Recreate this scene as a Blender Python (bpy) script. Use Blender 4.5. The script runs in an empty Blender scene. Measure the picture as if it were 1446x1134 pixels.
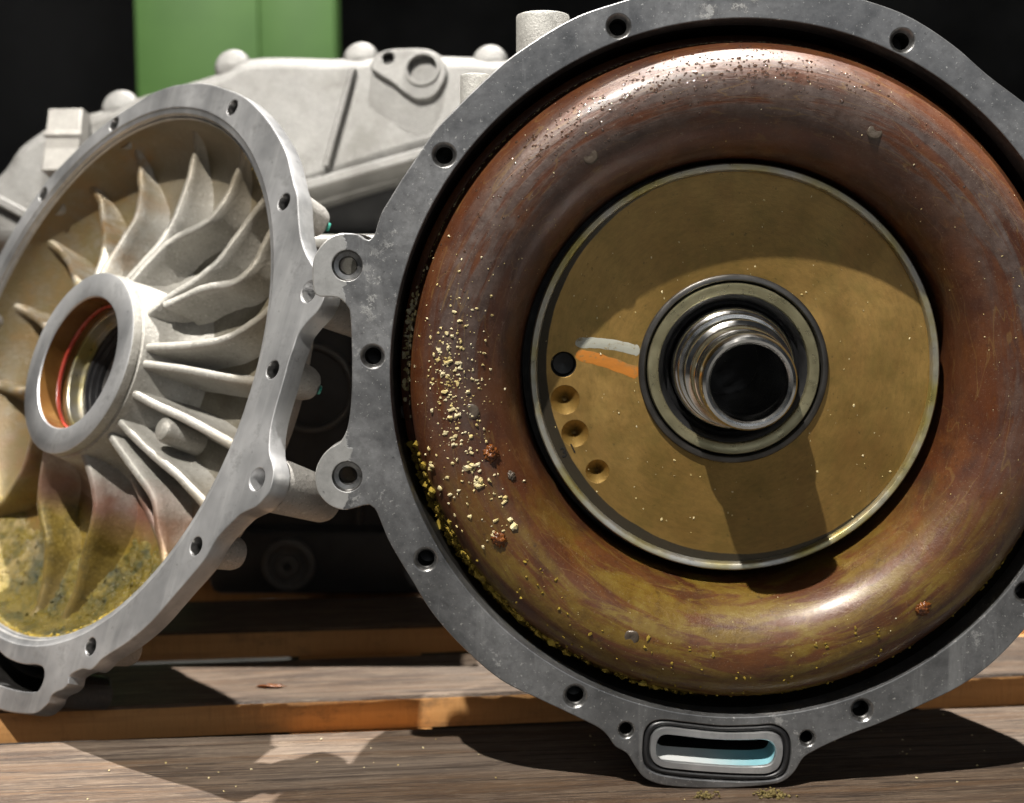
import bpy, bmesh, math, random
from mathutils import Vector, Matrix, noise as mnoise
random.seed(7)
SC = bpy.context.scene
COL = SC.collection
rad = math.radians

# ------------------------------------------------------------------ camera, light, exposure
cam_d = bpy.data.cameras.new('camera'); cam = bpy.data.objects.new('camera', cam_d); COL.objects.link(cam)
cam.location = (0, 0, .3199); cam.rotation_euler = (rad(83), 0, 0)
cam_d.sensor_width = 36; cam_d.lens = 49.8; cam_d.clip_start = .02; cam_d.clip_end = 100
cam_d.dof.use_dof = True; cam_d.dof.focus_distance = .80; cam_d.dof.aperture_fstop = 7.5
SC.camera = cam

world = bpy.data.worlds.new('World'); SC.world = world; world.use_nodes = True
bg = world.node_tree.nodes['Background']; bg.inputs[0].default_value = (.80, .9, 1, 1); bg.inputs[1].default_value = .024

LDIR = Vector((-.24, -.42, .875)).normalized()           # towards the work lamp
TARGET = Vector((-.05, .9, .15))
def lamp(name, kind, loc, target, energy, color, **kw):
    d = bpy.data.lights.new(name, kind); d.energy = energy; d.color = color
    for k, v in kw.items(): setattr(d, k, v)
    o = bpy.data.objects.new(name, d); COL.objects.link(o); o.location = loc
    o.rotation_euler = (Vector(target) - Vector(loc)).to_track_quat('-Z', 'Y').to_euler()
    return o
lamp('work_lamp', 'SPOT', TARGET + LDIR * 6, TARGET, 3000, (1, .955, .88), spot_size=rad(50), spot_blend=.3, shadow_soft_size=.045)
OVER = Vector((.085, .18, 1)).normalized()
lamp('overhead_lamp', 'SPOT', TARGET + OVER * 7, TARGET, 7800, (1, .965, .91), spot_size=rad(42), spot_blend=.3, shadow_soft_size=.05)
lamp('soft_fill', 'AREA', (.9, -3.2, 1.9), (0, .9, .3), 23, (.92, .96, 1), shape='RECTANGLE', size=3.6, size_y=2.2)  # added soft fill from behind the camera, not an actual doorway

SC.view_settings.view_transform = 'Standard'; SC.view_settings.look = 'None'
SC.view_settings.exposure = 0; SC.view_settings.gamma = 1

# ------------------------------------------------------------------ node helper
class N:
    def __init__(s, name):
        s.m = bpy.data.materials.new(name); s.m.use_nodes = True; s.t = s.m.node_tree
        s.b = s.t.nodes['Principled BSDF']; s.tc = s.t.nodes.new('ShaderNodeTexCoord'); s.P = s.tc.outputs['Object']
    def new(s, t): return s.t.nodes.new(t)
    def link(s, v, sock):
        if isinstance(v, bpy.types.NodeSocket): s.t.links.new(v, sock)
        elif isinstance(v, (tuple, list)): sock.default_value = tuple(v) + ((1,) if len(v) == 3 and len(sock.default_value) == 4 else ())
        else: sock.default_value = v
    def noise(s, scale, detail=4, rough=.55, co=None, dist=0):
        n = s.new('ShaderNodeTexNoise'); s.link(co or s.P, n.inputs['Vector'])
        n.inputs['Scale'].default_value = scale; n.inputs['Detail'].default_value = detail
        n.inputs['Roughness'].default_value = rough; n.inputs['Distortion'].default_value = dist
        return n.outputs[0]
    def vor(s, scale, co=None, feat='F1'):
        n = s.new('ShaderNodeTexVoronoi'); n.feature = feat; s.link(co or s.P, n.inputs['Vector']); n.inputs['Scale'].default_value = scale
        return n.outputs[0]
    def ramp(s, f, stops):
        n = s.new('ShaderNodeValToRGB'); s.link(f, n.inputs[0]); e = n.color_ramp.elements
        while len(e) < len(stops): e.new(.5)
        for k, (p, c) in enumerate(stops):
            e[k].position = p; e[k].color = (c, c, c, 1) if not isinstance(c, (tuple, list)) else tuple(c) + (1,)
        return n.outputs[0]
    def mr(s, f, a, b, c=0, d=1):
        n = s.new('ShaderNodeMapRange'); s.link(f, n.inputs[0]); n.clamp = True
        for k, v in zip((1, 2, 3, 4), (a, b, c, d)): n.inputs[k].default_value = v
        return n.outputs[0]
    def mix(s, f, a, b, mode='MIX'):
        n = s.new('ShaderNodeMix'); n.data_type = 'RGBA'; n.blend_type = mode
        s.link(f, n.inputs[0]); s.link(a, n.inputs[6]); s.link(b, n.inputs[7]); return n.outputs[2]
    def math(s, op, a, b=0.0):
        n = s.new('ShaderNodeMath'); n.operation = op; s.link(a, n.inputs[0]); s.link(b, n.inputs[1]); return n.outputs[0]
    def xyz(s, co=None):
        n = s.new('ShaderNodeSeparateXYZ'); s.link(co or s.P, n.inputs[0]); return n.outputs
    def map(s, scale=(1, 1, 1), rot=(0, 0, 0), loc=(0, 0, 0)):
        n = s.new('ShaderNodeMapping'); s.link(s.P, n.inputs[0]); n.inputs[1].default_value = loc; n.inputs[2].default_value = rot; n.inputs[3].default_value = scale
        return n.outputs[0]
    def polar(s, kr=1, ka=1, kz=1):                       # (angle, radius, z) as a vector
        x, y, z = s.xyz(); r = s.radius(); a = s.math('ARCTAN2', y, x)
        n = s.new('ShaderNodeCombineXYZ')
        s.link(s.math('MULTIPLY', a, ka), n.inputs[0]); s.link(s.math('MULTIPLY', r, kr), n.inputs[1]); s.link(s.math('MULTIPLY', z, kz), n.inputs[2])
        return n.outputs[0]
    def radius(s):
        x, y, z = s.xyz(); return s.math('SQRT', s.math('ADD', s.math('MULTIPLY', x, x), s.math('MULTIPLY', y, y)))
    def bump(s, h, strength=.3, dist=.001, prev=None):
        n = s.new('ShaderNodeBump'); n.inputs['Strength'].default_value = strength; n.inputs['Distance'].default_value = dist
        s.link(h, n.inputs['Height'])
        if prev: s.link(prev, n.inputs['Normal'])
        return n.outputs[0]
    def done(s, color, rough=.5, metal=0., normal=None, **kw):
        s.link(color, s.b.inputs['Base Color']); s.link(rough, s.b.inputs['Roughness']); s.link(metal, s.b.inputs['Metallic'])
        if normal: s.link(normal, s.b.inputs['Normal'])
        for k, v in kw.items(): s.link(v, s.b.inputs[k.replace('_', ' ')])
        return s.m

MAT = {}
def simple(name, color, rough=.5, metal=0., var=.3, scale=60, bump=.15, bd=.0006):
    n = N(name); f = n.noise(scale, 5)
    c = n.mix(n.mr(f, .3, .7), tuple(x * (1 - var) for x in color), tuple(min(1, x * (1 + var)) for x in color))
    MAT[name] = n.done(c, n.mr(n.noise(scale * 1.7, 4), .3, .7, rough * .8, min(1, rough * 1.2)), metal, n.bump(n.noise(scale * 4, 4), bump, bd))
simple('dark_steel', (.09, .085, .08), .38, .85)
simple('thread', (.26, .255, .25), .34, .95, scale=200)
simple('black_rubber', (.012, .012, .013), .42, 0, .2, 200)
simple('recess_black', (.010, .009, .008), .5, .2, .4, 90)  # near-black that puts the shade of holes, slots and gaps into colour
simple('shaded_paint', (.016, .016, .017), .6, 0, .4, 30)  # near-black so the lower gearbox carries its shade in the colour
simple('red_seal', (.30, .035, .02), .3, 0, .3, 120)
simple('rough_back', (.11, .105, .10), .9, 0, .8, .9)
simple('concrete', (.035, .034, .032), .9, 0, .4, 9)
simple('teal_paint', (.02, .22, .17), .5, 0)
simple('blue_tarp', (.05, .11, .20), .6, 0)

def m_steel():
    n = N('polished_steel'); pc = n.polar(1, .05, 1)
    s = n.noise(900, 3, .6, pc)
    MAT['polished_steel'] = n.done(n.mix(n.noise(70, 4), (.48, .47, .45), (.72, .71, .69)), n.mr(n.noise(120, 4), .3, .7, .09, .24), 1., n.bump(s, .08, .0003))
m_steel()
def m_ring():                                             # oily olive-tinted steel ring
    n = N('oily_ring'); pc = n.polar(1, .02, 1)
    c = n.mix(n.mr(n.noise(45, 5), .3, .7), (.24, .22, .13), (.42, .38, .24))
    MAT['oily_ring'] = n.done(c, n.mr(n.noise(160, 4), .3, .7, .22, .42), .8, n.bump(n.noise(2500, 2, .5, pc), .12, .0003))
m_ring()
def m_rim():
    n = N('plate_rim'); pc = n.polar(1, .02, 1)
    g = n.noise(26, 4)
    c = n.mix(n.mr(g, .40, .62), (.40, .39, .36), (.34, .29, .10))
    MAT['plate_rim'] = n.done(c, n.mr(n.noise(160, 4), .3, .7, .25, .5), .75, n.bump(n.noise(2500, 2, .5, pc), .12, .0003))
m_rim()

def m_plate():                                            # brass-toned oil-filmed hub plate
    n = N('oil_filmed_plate'); x, y, z = n.xyz()
    pc = n.polar(1, .03, 1)
    a = n.noise(14, 7, .62, dist=.8); b = n.noise(60, 7, .7)
    c = n.mix(n.mr(a, .32, .68), (.235, .138, .036), (.355, .218, .062))
    c = n.mix(n.mr(b, .45, .72, 0, .55), c, (.17, .125, .028))
    c = n.mix(n.mr(n.noise(9, 6, .65, co=n.map((1, .30, 1), loc=(.3, .1, 0)), dist=.6), .52, .66, 0, .55), c, (.225, .108, .030))
    c = n.mix(n.mr(n.noise(520, 4, .7, pc), .40, .75, 0, .40), c, (.12, .078, .022))
    c = n.mix(n.mr(n.noise(30, 3, .6, n.map((1, .05, 1), (0, 0, .7))), .69, .73, 0, .25), c, (.40, .31, .16))
    c = n.mix(n.mr(n.noise(230, 4, .75), .64, .70, 0, .6), c, (.07, .055, .02))
    dx = n.math('SUBTRACT', x, .0040); dy = n.math('SUBTRACT', y, .0030)   # dark glossy crescent at the lower left edge
    rr = n.math('SQRT', n.math('ADD', n.math('MULTIPLY', dx, dx), n.math('MULTIPLY', dy, dy)))
    rr = n.math('ADD', rr, n.math('MULTIPLY', n.math('SUBTRACT', n.noise(60, 4), .5), .0014))
    glossy = n.mr(rr, .1143, .1149)
    c = n.mix(n.math('MULTIPLY', glossy, .9), c, (.045, .043, .036))
    ro = n.mix(glossy, n.mr(n.noise(45, 6, .65), .3, .7, .26, .52), (.16, .16, .16))
    tg = n.new('ShaderNodeTangent'); tg.direction_type = 'RADIAL'; tg.axis = 'Z'
    MAT['oil_filmed_plate'] = n.done(c, ro, .62, n.bump(n.noise(2200, 2, .5, pc), .16, .0004, n.bump(n.noise(500, 4), .10, .0004)), Coat_Weight=.15, Coat_Roughness=.22, Anisotropic=.6, Tangent=tg.outputs[0])
m_plate()

def m_torus():                                            # varnish-brown converter shell
    n = N('varnished_shell'); x, y, z = n.xyz(); r = n.radius()
    a = n.noise(2.6, 7, .62, n.polar(9, .55, 4), .6); b = n.noise(38, 8, .68); s = n.noise(4.5, 7, .66, n.polar(26, .40, 10), .6)
    c = n.ramp(a, [(.28, (.024, .0095, .006)), (.42, (.052, .0160, .0070)), (.54, (.082, .0250, .0085)), (.66, (.050, .0180, .009)), (.8, (.036, .019, .013))])
    c = n.mix(n.mr(b, .46, .62, 0, .6), c, (.120, .040, .010))
    band = n.math('MULTIPLY', n.mr(r, .140, .152), n.mr(r, .187, .172))
    up = n.mr(y, -.11, .04)                               # dull grey crest film, stretched over the upper part to paint in glare
    g = n.math('MULTIPLY', n.math('MULTIPLY', band, n.mr(n.math('ADD', s, n.math('MULTIPLY', b, .35)), .58, .70)), up)
    c = n.mix(n.math('MULTIPLY', g, .75), c, n.mix(n.mr(n.noise(130, 5, .7), .35, .65), (.040, .029, .025), (.100, .080, .072)))
    o = n.mr(n.noise(2.4, 7, .68, n.polar(11, .9, 3), 1.0), .56, .64)
    c = n.mix(n.math('MULTIPLY', o, .40), c, (.150, .052, .010))
    yy = n.math('ADD', y, n.math('MULTIPLY', n.math('SUBTRACT', n.noise(17, 6, .65), .5), .15))
    low = n.mr(yy, -.050, -.120)                          # yellow-green fluid film towards the bottom
    f1 = n.mr(n.noise(6, 7, .66, n.polar(20, .5, 8), .7), .43, .55, .06, 1)
    c = n.mix(n.math('MULTIPLY', low, n.math('MULTIPLY', f1, .9)), c, n.ramp(n.noise(70, 7, .7), [(.3, (.075, .040, .006)), (.48, (.135, .080, .010)), (.62, (.165, .112, .018)), (.8, (.210, .150, .045))]))
    ed = n.noise(7, 1.5, .5, n.polar(15, .40, 6), .4)       # thin dried tide lines
    c = n.mix(n.math('MULTIPLY', n.mr(n.math('ABSOLUTE', n.math('SUBTRACT', ed, .52)), .009, .003), .30), c, (.19, .115, .035))
    sc = n.noise(13, 3, .6, n.polar(150, 1.2, 40)); c = n.mix(n.mr(sc, .70, .76, 0, .35), c, (.19, .13, .10))
    dust = n.noise(900, 3, .75); c = n.mix(n.mr(dust, .63, .72, 0, .7), c, (.27, .21, .14))
    c = n.mix(n.mr(n.noise(150, 5, .72), .60, .72, 0, .6), c, (.022, .011, .008))
    ro = n.mix(n.math('MULTIPLY', g, .8), n.mr(n.noise(26, 7, .7), .32, .68, .30, .55), (.46, .46, .46))
    bp = n.bump(n.noise(420, 6, .75), .30, .0007, n.bump(n.noise(48, 6, .62), .20, .0022, n.bump(g, .25, .0006)))
    MAT['varnished_shell'] = n.done(c, ro, .10, bp, Specular_IOR_Level=.42, Coat_Weight=.25, Coat_Roughness=n.mr(n.noise(40, 6, .7), .35, .65, .14, .36))
m_torus()

def m_flange():                                           # sealant-stained machined face of the housing
    n = N('stained_flange'); x, y, z = n.xyz()
    big = n.noise(11, 7, .66, dist=.7); fine = n.noise(150, 6, .7); sc = n.noise(70, 5, .65, n.map((1, .10, 1), (0, 0, .5)))
    xx = n.math('ADD', x, n.math('MULTIPLY', n.math('SUBTRACT', n.noise(75, 4, .6), .5), .020))
    bare = n.mr(xx, -.2245, -.2253)
    worn = n.math('MULTIPLY', n.mr(n.noise(60, 8, .78), .565, .605), n.mr(n.noise(9, 3), .49, .56))
    bare = n.math('MAXIMUM', bare, n.math('MULTIPLY', worn, .75))
    coat = n.mix(n.mr(big, .34, .66), (.080, .081, .084), (.330, .331, .335))
    coat = n.mix(n.mr(n.noise(34, 7, .7, dist=1), .46, .66, 0, .6), coat, (.20, .20, .20))
    coat = n.mix(n.mr(fine, .42, .72, 0, .55), coat, (.085, .085, .088))
    coat = n.mix(n.mr(sc, .58, .70, 0, .55), coat, (.36, .36, .36))
    alu = n.mix(n.mr(fine, .3, .7), (.46, .455, .44), (.62, .61, .59))
    alu = n.mix(n.mr(n.noise(40, 5, .6), .55, .75, 0, .5), alu, (.30, .30, .29))
    c = n.mix(bare, coat, alu)
    c = n.mix(n.mr(n.noise(430, 3, .75), .62, .70, 0, .8), c, (.60, .59, .56))
    c = n.mix(n.mr(n.noise(200, 5, .75), .63, .70, 0, .6), c, (.04, .04, .04))
    ro = n.mix(bare, n.mr(big, .3, .7, .28, .50), (.40, .40, .40))
    MAT['stained_flange'] = n.done(c, ro, .75, n.bump(fine, .22, .0006, n.bump(bare, .3, .0005)))
m_flange()

def m_milled():                                           # milled aluminium face of the cover
    n = N('milled_aluminium')
    s1 = n.noise(60, 5, .6, n.map((1, .10, 1), (0, 0, .9))); big = n.noise(14, 4, .6); f = n.noise(240, 4)
    c = n.mix(n.mr(big, .34, .66), (.30, .303, .31), (.50, .50, .505))
    c = n.mix(n.mr(s1, .48, .68, 0, .6), c, (.60, .60, .597))
    c = n.mix(n.mr(n.noise(55, 7, .72), .54, .66, 0, .5), c, (.25, .25, .25))
    c = n.mix(n.mr(n.noise(170, 6, .7), .63, .72, 0, .7), c, (.16, .16, .16))
    MAT['milled_aluminium'] = n.done(c, n.mr(big, .3, .7, .34, .5), .80, n.bump(f, .10, .0004, n.bump(s1, .08, .0005)))
m_milled()

def cast(name, a, b, metal=.25, rough=.6, dirt=None, residue=False):
    n = N(name); f = n.noise(380, 5, .7); g = n.noise(32, 6, .65)
    c = n.mix(n.mr(g, .3, .7), a, b)
    c = n.mix(n.mr(f, .56, .70, 0, .6), c, tuple(min(.85, x * 1.55) for x in b))
    c = n.mix(n.mr(n.noise(500, 4, .7), .56, .70, 0, .6), c, tuple(x * .4 for x in a))
    ro = n.mr(g, .3, .7, rough * .85, rough * 1.15)
    if dirt:
        d = n.mr(n.noise(15, 6, .65, dist=.4), .46, .66)
        c = n.mix(n.math('MULTIPLY', d, dirt[3]), c, dirt[:3])
    if residue:                                           # tide marks of old fluid: red-brown, then yellow-green
        x, y, z = n.xyz()
        yy = n.math('ADD', y, n.math('MULTIPLY', n.math('SUBTRACT', n.noise(30, 5, .6), .5), .035))
        yy = n.math('ADD', yy, n.math('MULTIPLY', x, .10))
        red = n.math('MULTIPLY', n.mr(yy, -.058, -.080), n.mr(n.noise(22, 4), .3, .5, .35, 1))
        c = n.mix(n.math('MULTIPLY', red, .85), c, n.mix(n.mr(g, .35, .65), (.125, .045, .028), (.20, .085, .05)))
        yl = n.mr(yy, -.088, -.108)
        c = n.mix(n.math('MULTIPLY', yl, .92), c, n.mix(n.mr(n.noise(420, 4, .7), .5, .7), n.ramp(n.noise(60, 7, .75), [(.28, (.04, .045, .012)), (.42, (.115, .085, .012)), (.54, (.18, .125, .014)), (.66, (.24, .18, .03)), (.78, (.09, .09, .03))]), (.30, .225, .055)))
        # amber varnish on the left half
        am = n.math('MULTIPLY', n.mr(n.math('ADD', x, n.math('MULTIPLY', n.math('SUBTRACT', n.noise(24, 5), .5), .10)), -.020, -.070), n.mr(n.noise(55, 8, .75), .36, .54))
        c = n.mix(n.math('MULTIPLY', am, .8), c, n.mix(n.mr(g, .4, .6), (.19, .095, .016), (.11, .09, .03)))
        # oily brown film over the wall near the rim
        r = n.radius(); fl = n.math('MULTIPLY', n.mr(r, .125, .165), n.mr(n.noise(18, 5), .3, .6, .45, 1))
        c = n.mix(n.math('MULTIPLY', fl, .6), c, (.17, .125, .06))
        ro = n.mix(fl, ro, (.34, .34, .34))
    MAT[name] = n.done(c, ro, metal, n.bump(f, .5, .0012, n.bump(n.noise(1100, 3), .4, .0006)))
cast('cast_aluminium', (.33, .32, .30), (.48, .47, .44), .3, .58)
cast('cast_cover', (.24, .23, .205), (.37, .355, .325), .25, .45, residue=True)
cast('cast_bowl', (.115, .104, .080), (.225, .210, .176), .2, .40, dirt=(.070, .055, .024, .75), residue=True)  # darker than the ribs: oily film, plus shade between them put into colour
cast('pale_casting', (.135, .132, .126), (.215, .211, .201), .25, .48, dirt=(.085, .080, .070, .65))
cast('shaded_casting', (.055, .054, .052), (.085, .083, .08), .2, .6)
cast('cover_wall', (.24, .23, .215), (.38, .365, .34), .25, .6)

def m_bore():
    n = N('oil_varnish'); g = n.noise(40, 5)
    MAT['oil_varnish'] = n.done(n.mix(n.mr(g, .3, .7), (.12, .05, .015), (.22, .11, .03)), .25, .4, n.bump(n.noise(300, 4), .1, .0004))
m_bore()

def m_wood():
    n = N('weathered_wood')
    info = n.new('ShaderNodeObjectInfo'); off = n.math('MULTIPLY', info.outputs['Random'], 7.0)
    cv = n.new('ShaderNodeVectorMath'); cv.operation = 'ADD'; n.link(n.P, cv.inputs[0])
    cmb = n.new('ShaderNodeCombineXYZ'); n.link(off, cmb.inputs[0]); n.link(off, cmb.inputs[1]); n.link(cmb.outputs[0], cv.inputs[1])
    def mp(sc):
        k = n.new('ShaderNodeMapping'); n.link(cv.outputs[0], k.inputs[0]); k.inputs[3].default_value = sc; return k.outputs[0]
    a = n.noise(24, 7, .66, mp((.16, 1, 1)), 3.2); b = n.noise(110, 8, .78, mp((.09, 1, 1)), 2.0); d = n.noise(5, 5, .6, mp((.4, 1, 1)), .6); e = n.noise(480, 6, .8, mp((.10, 1, 1)), .6)
    c = n.ramp(a, [(.30, (.030, .016, .008)), (.42, (.072, .041, .022)), (.54, (.135, .092, .060)), (.70, (.082, .056, .036))])
    c = n.mix(n.mr(b, .48, .64, 0, .85), c, (.045, .027, .017))
    c = n.mix(n.mr(d, .52, .68, 0, .6), c, (.165, .132, .105))
    c = n.mix(n.mr(e, .55, .75, 0, .5), c, (.05, .034, .024))
    c = n.mix(n.mr(n.noise(46, 4, .6, mp((.12, 1, 1)), 1.5), .66, .70, 0, .8), c, (.045, .028, .020))
    l2 = n.noise(80, 4, .65, mp((.03, 1, 1)), 1.2); c = n.mix(n.mr(l2, .52, .64, 0, .75), c, (.100, .055, .026))
    c = n.mix(n.mr(n.noise(36, 6, .7, mp((.07, 1, 1)), 2.5), .54, .66, 0, .8), c, (.040, .024, .014))
    ln = n.noise(260, 5, .72, mp((.03, 1, 1)), .8); c = n.mix(n.mr(ln, .50, .60, 0, .85), c, (.026, .015, .009))
    c = n.mix(n.mr(n.noise(700, 5, .8), .56, .68, 0, .5), c, (.02, .014, .010))
    c = n.mix(n.mr(n.noise(420, 5, .8, mp((.12, 1, 1))), .56, .66, 0, .6), c, (.24, .185, .13))
    h = n.math('SUBTRACT', n.math('ADD', n.math('MULTIPLY', b, .6), e), ln)
    MAT['weathered_wood'] = n.done(c, n.mr(d, .3, .7, .45, .75), 0, n.bump(h, .7, .0022))
    n = N('sawn_wood')
    a = n.noise(22, 5, .6, n.map((.08, 1, 1)), 1.); b = n.noise(90, 5, .65, n.map((.06, 1, 1)))
    c = n.mix(n.mr(a, .3, .7), (.32, .155, .045), (.45, .235, .08))
    c = n.mix(n.mr(b, .5, .75, 0, .6), c, (.16, .065, .02))
    c = n.mix(n.mr(n.noise(26, 7, .75, n.map((.5, 1, 1))), .54, .66, 0, .7), c, (.10, .06, .03))
    sw = n.noise(260, 5, .7, n.map((1, .1, .15), (0, .5, 0)))
    MAT['sawn_wood'] = n.done(n.mix(n.mr(sw, .5, .7, 0, .35), c, (.20, .10, .035)), .75, 0, n.bump(sw, .5, .0015, n.bump(b, .4, .001)))
m_wood()

def m_misc():
    n = N('green_enamel'); g = n.noise(9, 5)
    MAT['green_enamel'] = n.done(n.mix(n.mr(g, .3, .7), (.036, .092, .016), (.047, .112, .021)), .5, 0, n.bump(n.noise(80, 3), .05, .001))
    for nm, c in (('white_marker', (.40, .40, .34)), ('orange_marker', (.50, .18, .022))):
        n = N(nm); f = n.noise(260, 5, .7); g = n.noise(50, 4, .6, n.map((.2, 1, 1)))
        w = n.math('MAXIMUM', n.mr(f, .56, .66, 0, .85), n.mr(n.noise(90, 5, .7, n.map((.25, 1, 1))), .54, .66, 0, .7))
        MAT[nm] = n.done(n.mix(w, n.mix(n.mr(g, .4, .7, 0, .6), c, tuple(x * .5 for x in c)), (.20, .135, .045)), .45, 0, n.bump(f, .3, .0003))
    for nm, st in (('pale_crumb', [(.25, (.30, .20, .06)), (.42, (.50, .40, .17)), (.58, (.62, .54, .34)), (.8, (.70, .66, .52))]),
                   ('olive_crumb', [(.25, (.07, .055, .008)), (.45, (.20, .135, .018)), (.6, (.30, .215, .03)), (.8, (.20, .19, .05))])):
        n = N(nm); f = n.noise(130, 4, .6)
        MAT[nm] = n.done(n.ramp(f, st), .8, 0, n.bump(n.noise(1500, 3), .4, .0004), Specular_IOR_Level=.25)
    n = N('wet_sludge')
    c = n.ramp(n.noise(78, 8, .75, dist=.8), [(.26, (.022, .028, .012)), (.38, (.065, .060, .012)), (.50, (.130, .095, .012)), (.62, (.185, .140, .024)), (.78, (.28, .22, .08))])
    c = n.mix(n.mr(n.noise(24, 6, .65), .54, .64, 0, .8), c, (.030, .040, .026))
    x, y, z = n.xyz()
    pale = n.math('MULTIPLY', n.mr(n.math('ADD', x, n.math('MULTIPLY', n.noise(40, 4), .04)), -.030, -.060), n.mr(n.noise(48, 7, .7, dist=.8), .44, .62))
    c = n.mix(n.math('MULTIPLY', pale, .8), c, (.33, .25, .12))
    MAT['wet_sludge'] = n.done(c, n.mr(n.noise(60, 4), .3, .7, .16, .5), 0, n.bump(n.noise(260, 5, .7), .9, .003))
    n = N('rust'); MAT['rust'] = n.done(n.mix(n.mr(n.noise(300, 4), .35, .65), (.045, .012, .006), (.22, .07, .012)), .28, 0, n.bump(n.noise(900, 3), .5, .0005))
    n = N('oil_drop'); MAT['oil_drop'] = n.done((.060, .030, .018), .06, 0, None, Specular_IOR_Level=1., Coat_Weight=1., Coat_Roughness=.03)
    n = N('grey_puck'); MAT['grey_puck'] = n.done(n.mix(n.noise(300, 4), (.050, .034, .024), (.13, .105, .08)), .35, .2, n.bump(n.noise(700, 3), .4, .0006))
    n = N('moss'); MAT['moss'] = n.done(n.mix(n.noise(300, 4), (.06, .045, .012), (.20, .15, .045)), .8, 0)
    n = N('port_blue'); x, y, z = n.xyz()
    MAT['port_blue'] = n.done(n.mix(n.mr(n.math('ADD', x, n.math('MULTIPLY', n.noise(60, 4), .02)), -.018, .022), (.62, .63, .63), (.25, .50, .56)), .38, .3, n.bump(n.noise(300, 3, .5, n.map((1, .1, 1))), .3, .0006))
m_misc()

# ------------------------------------------------------------------ mesh helpers
def obj(name, verts, faces, mat, parent=None, smooth=True, mats=None, idx=None):
    me = bpy.data.meshes.new(name); me.from_pydata([tuple(v) for v in verts], [], faces); me.update()
    return wrap(name, me, mat, parent, smooth, mats, idx)
def wrap(name, me, mat, parent=None, smooth=True, mats=None, idx=None):
    for m in (mats or [mat]): me.materials.append(MAT[m])
    if idx: me.polygons.foreach_set('material_index', idx)
    me.polygons.foreach_set('use_smooth', [smooth] * len(me.polygons))
    o = bpy.data.objects.new(name, me); COL.objects.link(o)
    if parent: o.parent = parent
    return o
def sharp(o, ang=35):                                     # smooth by angle, stored on the mesh
    me = o.data; bm = bmesh.new(); bm.from_mesh(me)
    bmesh.ops.recalc_face_normals(bm, faces=bm.faces)
    for e in bm.edges:
        if len(e.link_faces) == 2 and e.calc_face_angle(0) > rad(ang): e.smooth = False
    bm.to_mesh(me); bm.free(); return o
def lathe(profile, seg=96, jitter=None):
    v, f = [], []
    for k in range(seg):
        a = 2 * math.pi * k / seg; ca, sa = math.cos(a), math.sin(a)
        for (r, z) in profile: v.append((r * ca, r * sa, z))
    m = len(profile)
    for k in range(seg):
        b = ((k + 1) % seg) * m; a = k * m
        for j in range(m - 1): f.append((a + j, b + j, b + j + 1, a + j + 1))
    return v, f
def turned(name, profile, mat, parent=None, seg=96, ang=35):
    return sharp(obj(name, *lathe(profile, seg), mat, parent), ang)
def spline(pts, step=.0022):
    P = [Vector(p).to_2d() if len(p) > 2 else Vector(p) for p in pts]; out = []; n = len(P)
    for i in range(n):
        p0, p1, p2, p3 = P[i - 1], P[i], P[(i + 1) % n], P[(i + 2) % n]
        L = (p2 - p1).length; k = max(1, int(L / step))
        def tj(a, b): return max((b - a).length, 1e-6) ** .5
        t0 = 0; t1 = t0 + tj(p0, p1); t2 = t1 + tj(p1, p2); t3 = t2 + tj(p2, p3)
        for j in range(k):
            t = t1 + (t2 - t1) * j / k
            a1 = p0 * ((t1 - t) / (t1 - t0)) + p1 * ((t - t0) / (t1 - t0)); a2 = p1 * ((t2 - t) / (t2 - t1)) + p2 * ((t - t1) / (t2 - t1)); a3 = p2 * ((t3 - t) / (t3 - t2)) + p3 * ((t - t2) / (t3 - t2))
            b1 = a1 * ((t2 - t) / (t2 - t0)) + a2 * ((t - t0) / (t2 - t0)); b2 = a2 * ((t3 - t) / (t3 - t1)) + a3 * ((t - t1) / (t3 - t1))
            q = b1 * ((t2 - t) / (t2 - t1)) + b2 * ((t - t1) / (t2 - t1)); out.append((q.x, q.y))
    return out
def circle(cx, cy, r, n=32): return [(cx + r * math.cos(2 * math.pi * k / n), cy + r * math.sin(2 * math.pi * k / n)) for k in range(n)]
def area(L): return .5 * sum(L[i - 1][0] * L[i][1] - L[i][0] * L[i - 1][1] for i in range(len(L)))
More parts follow.
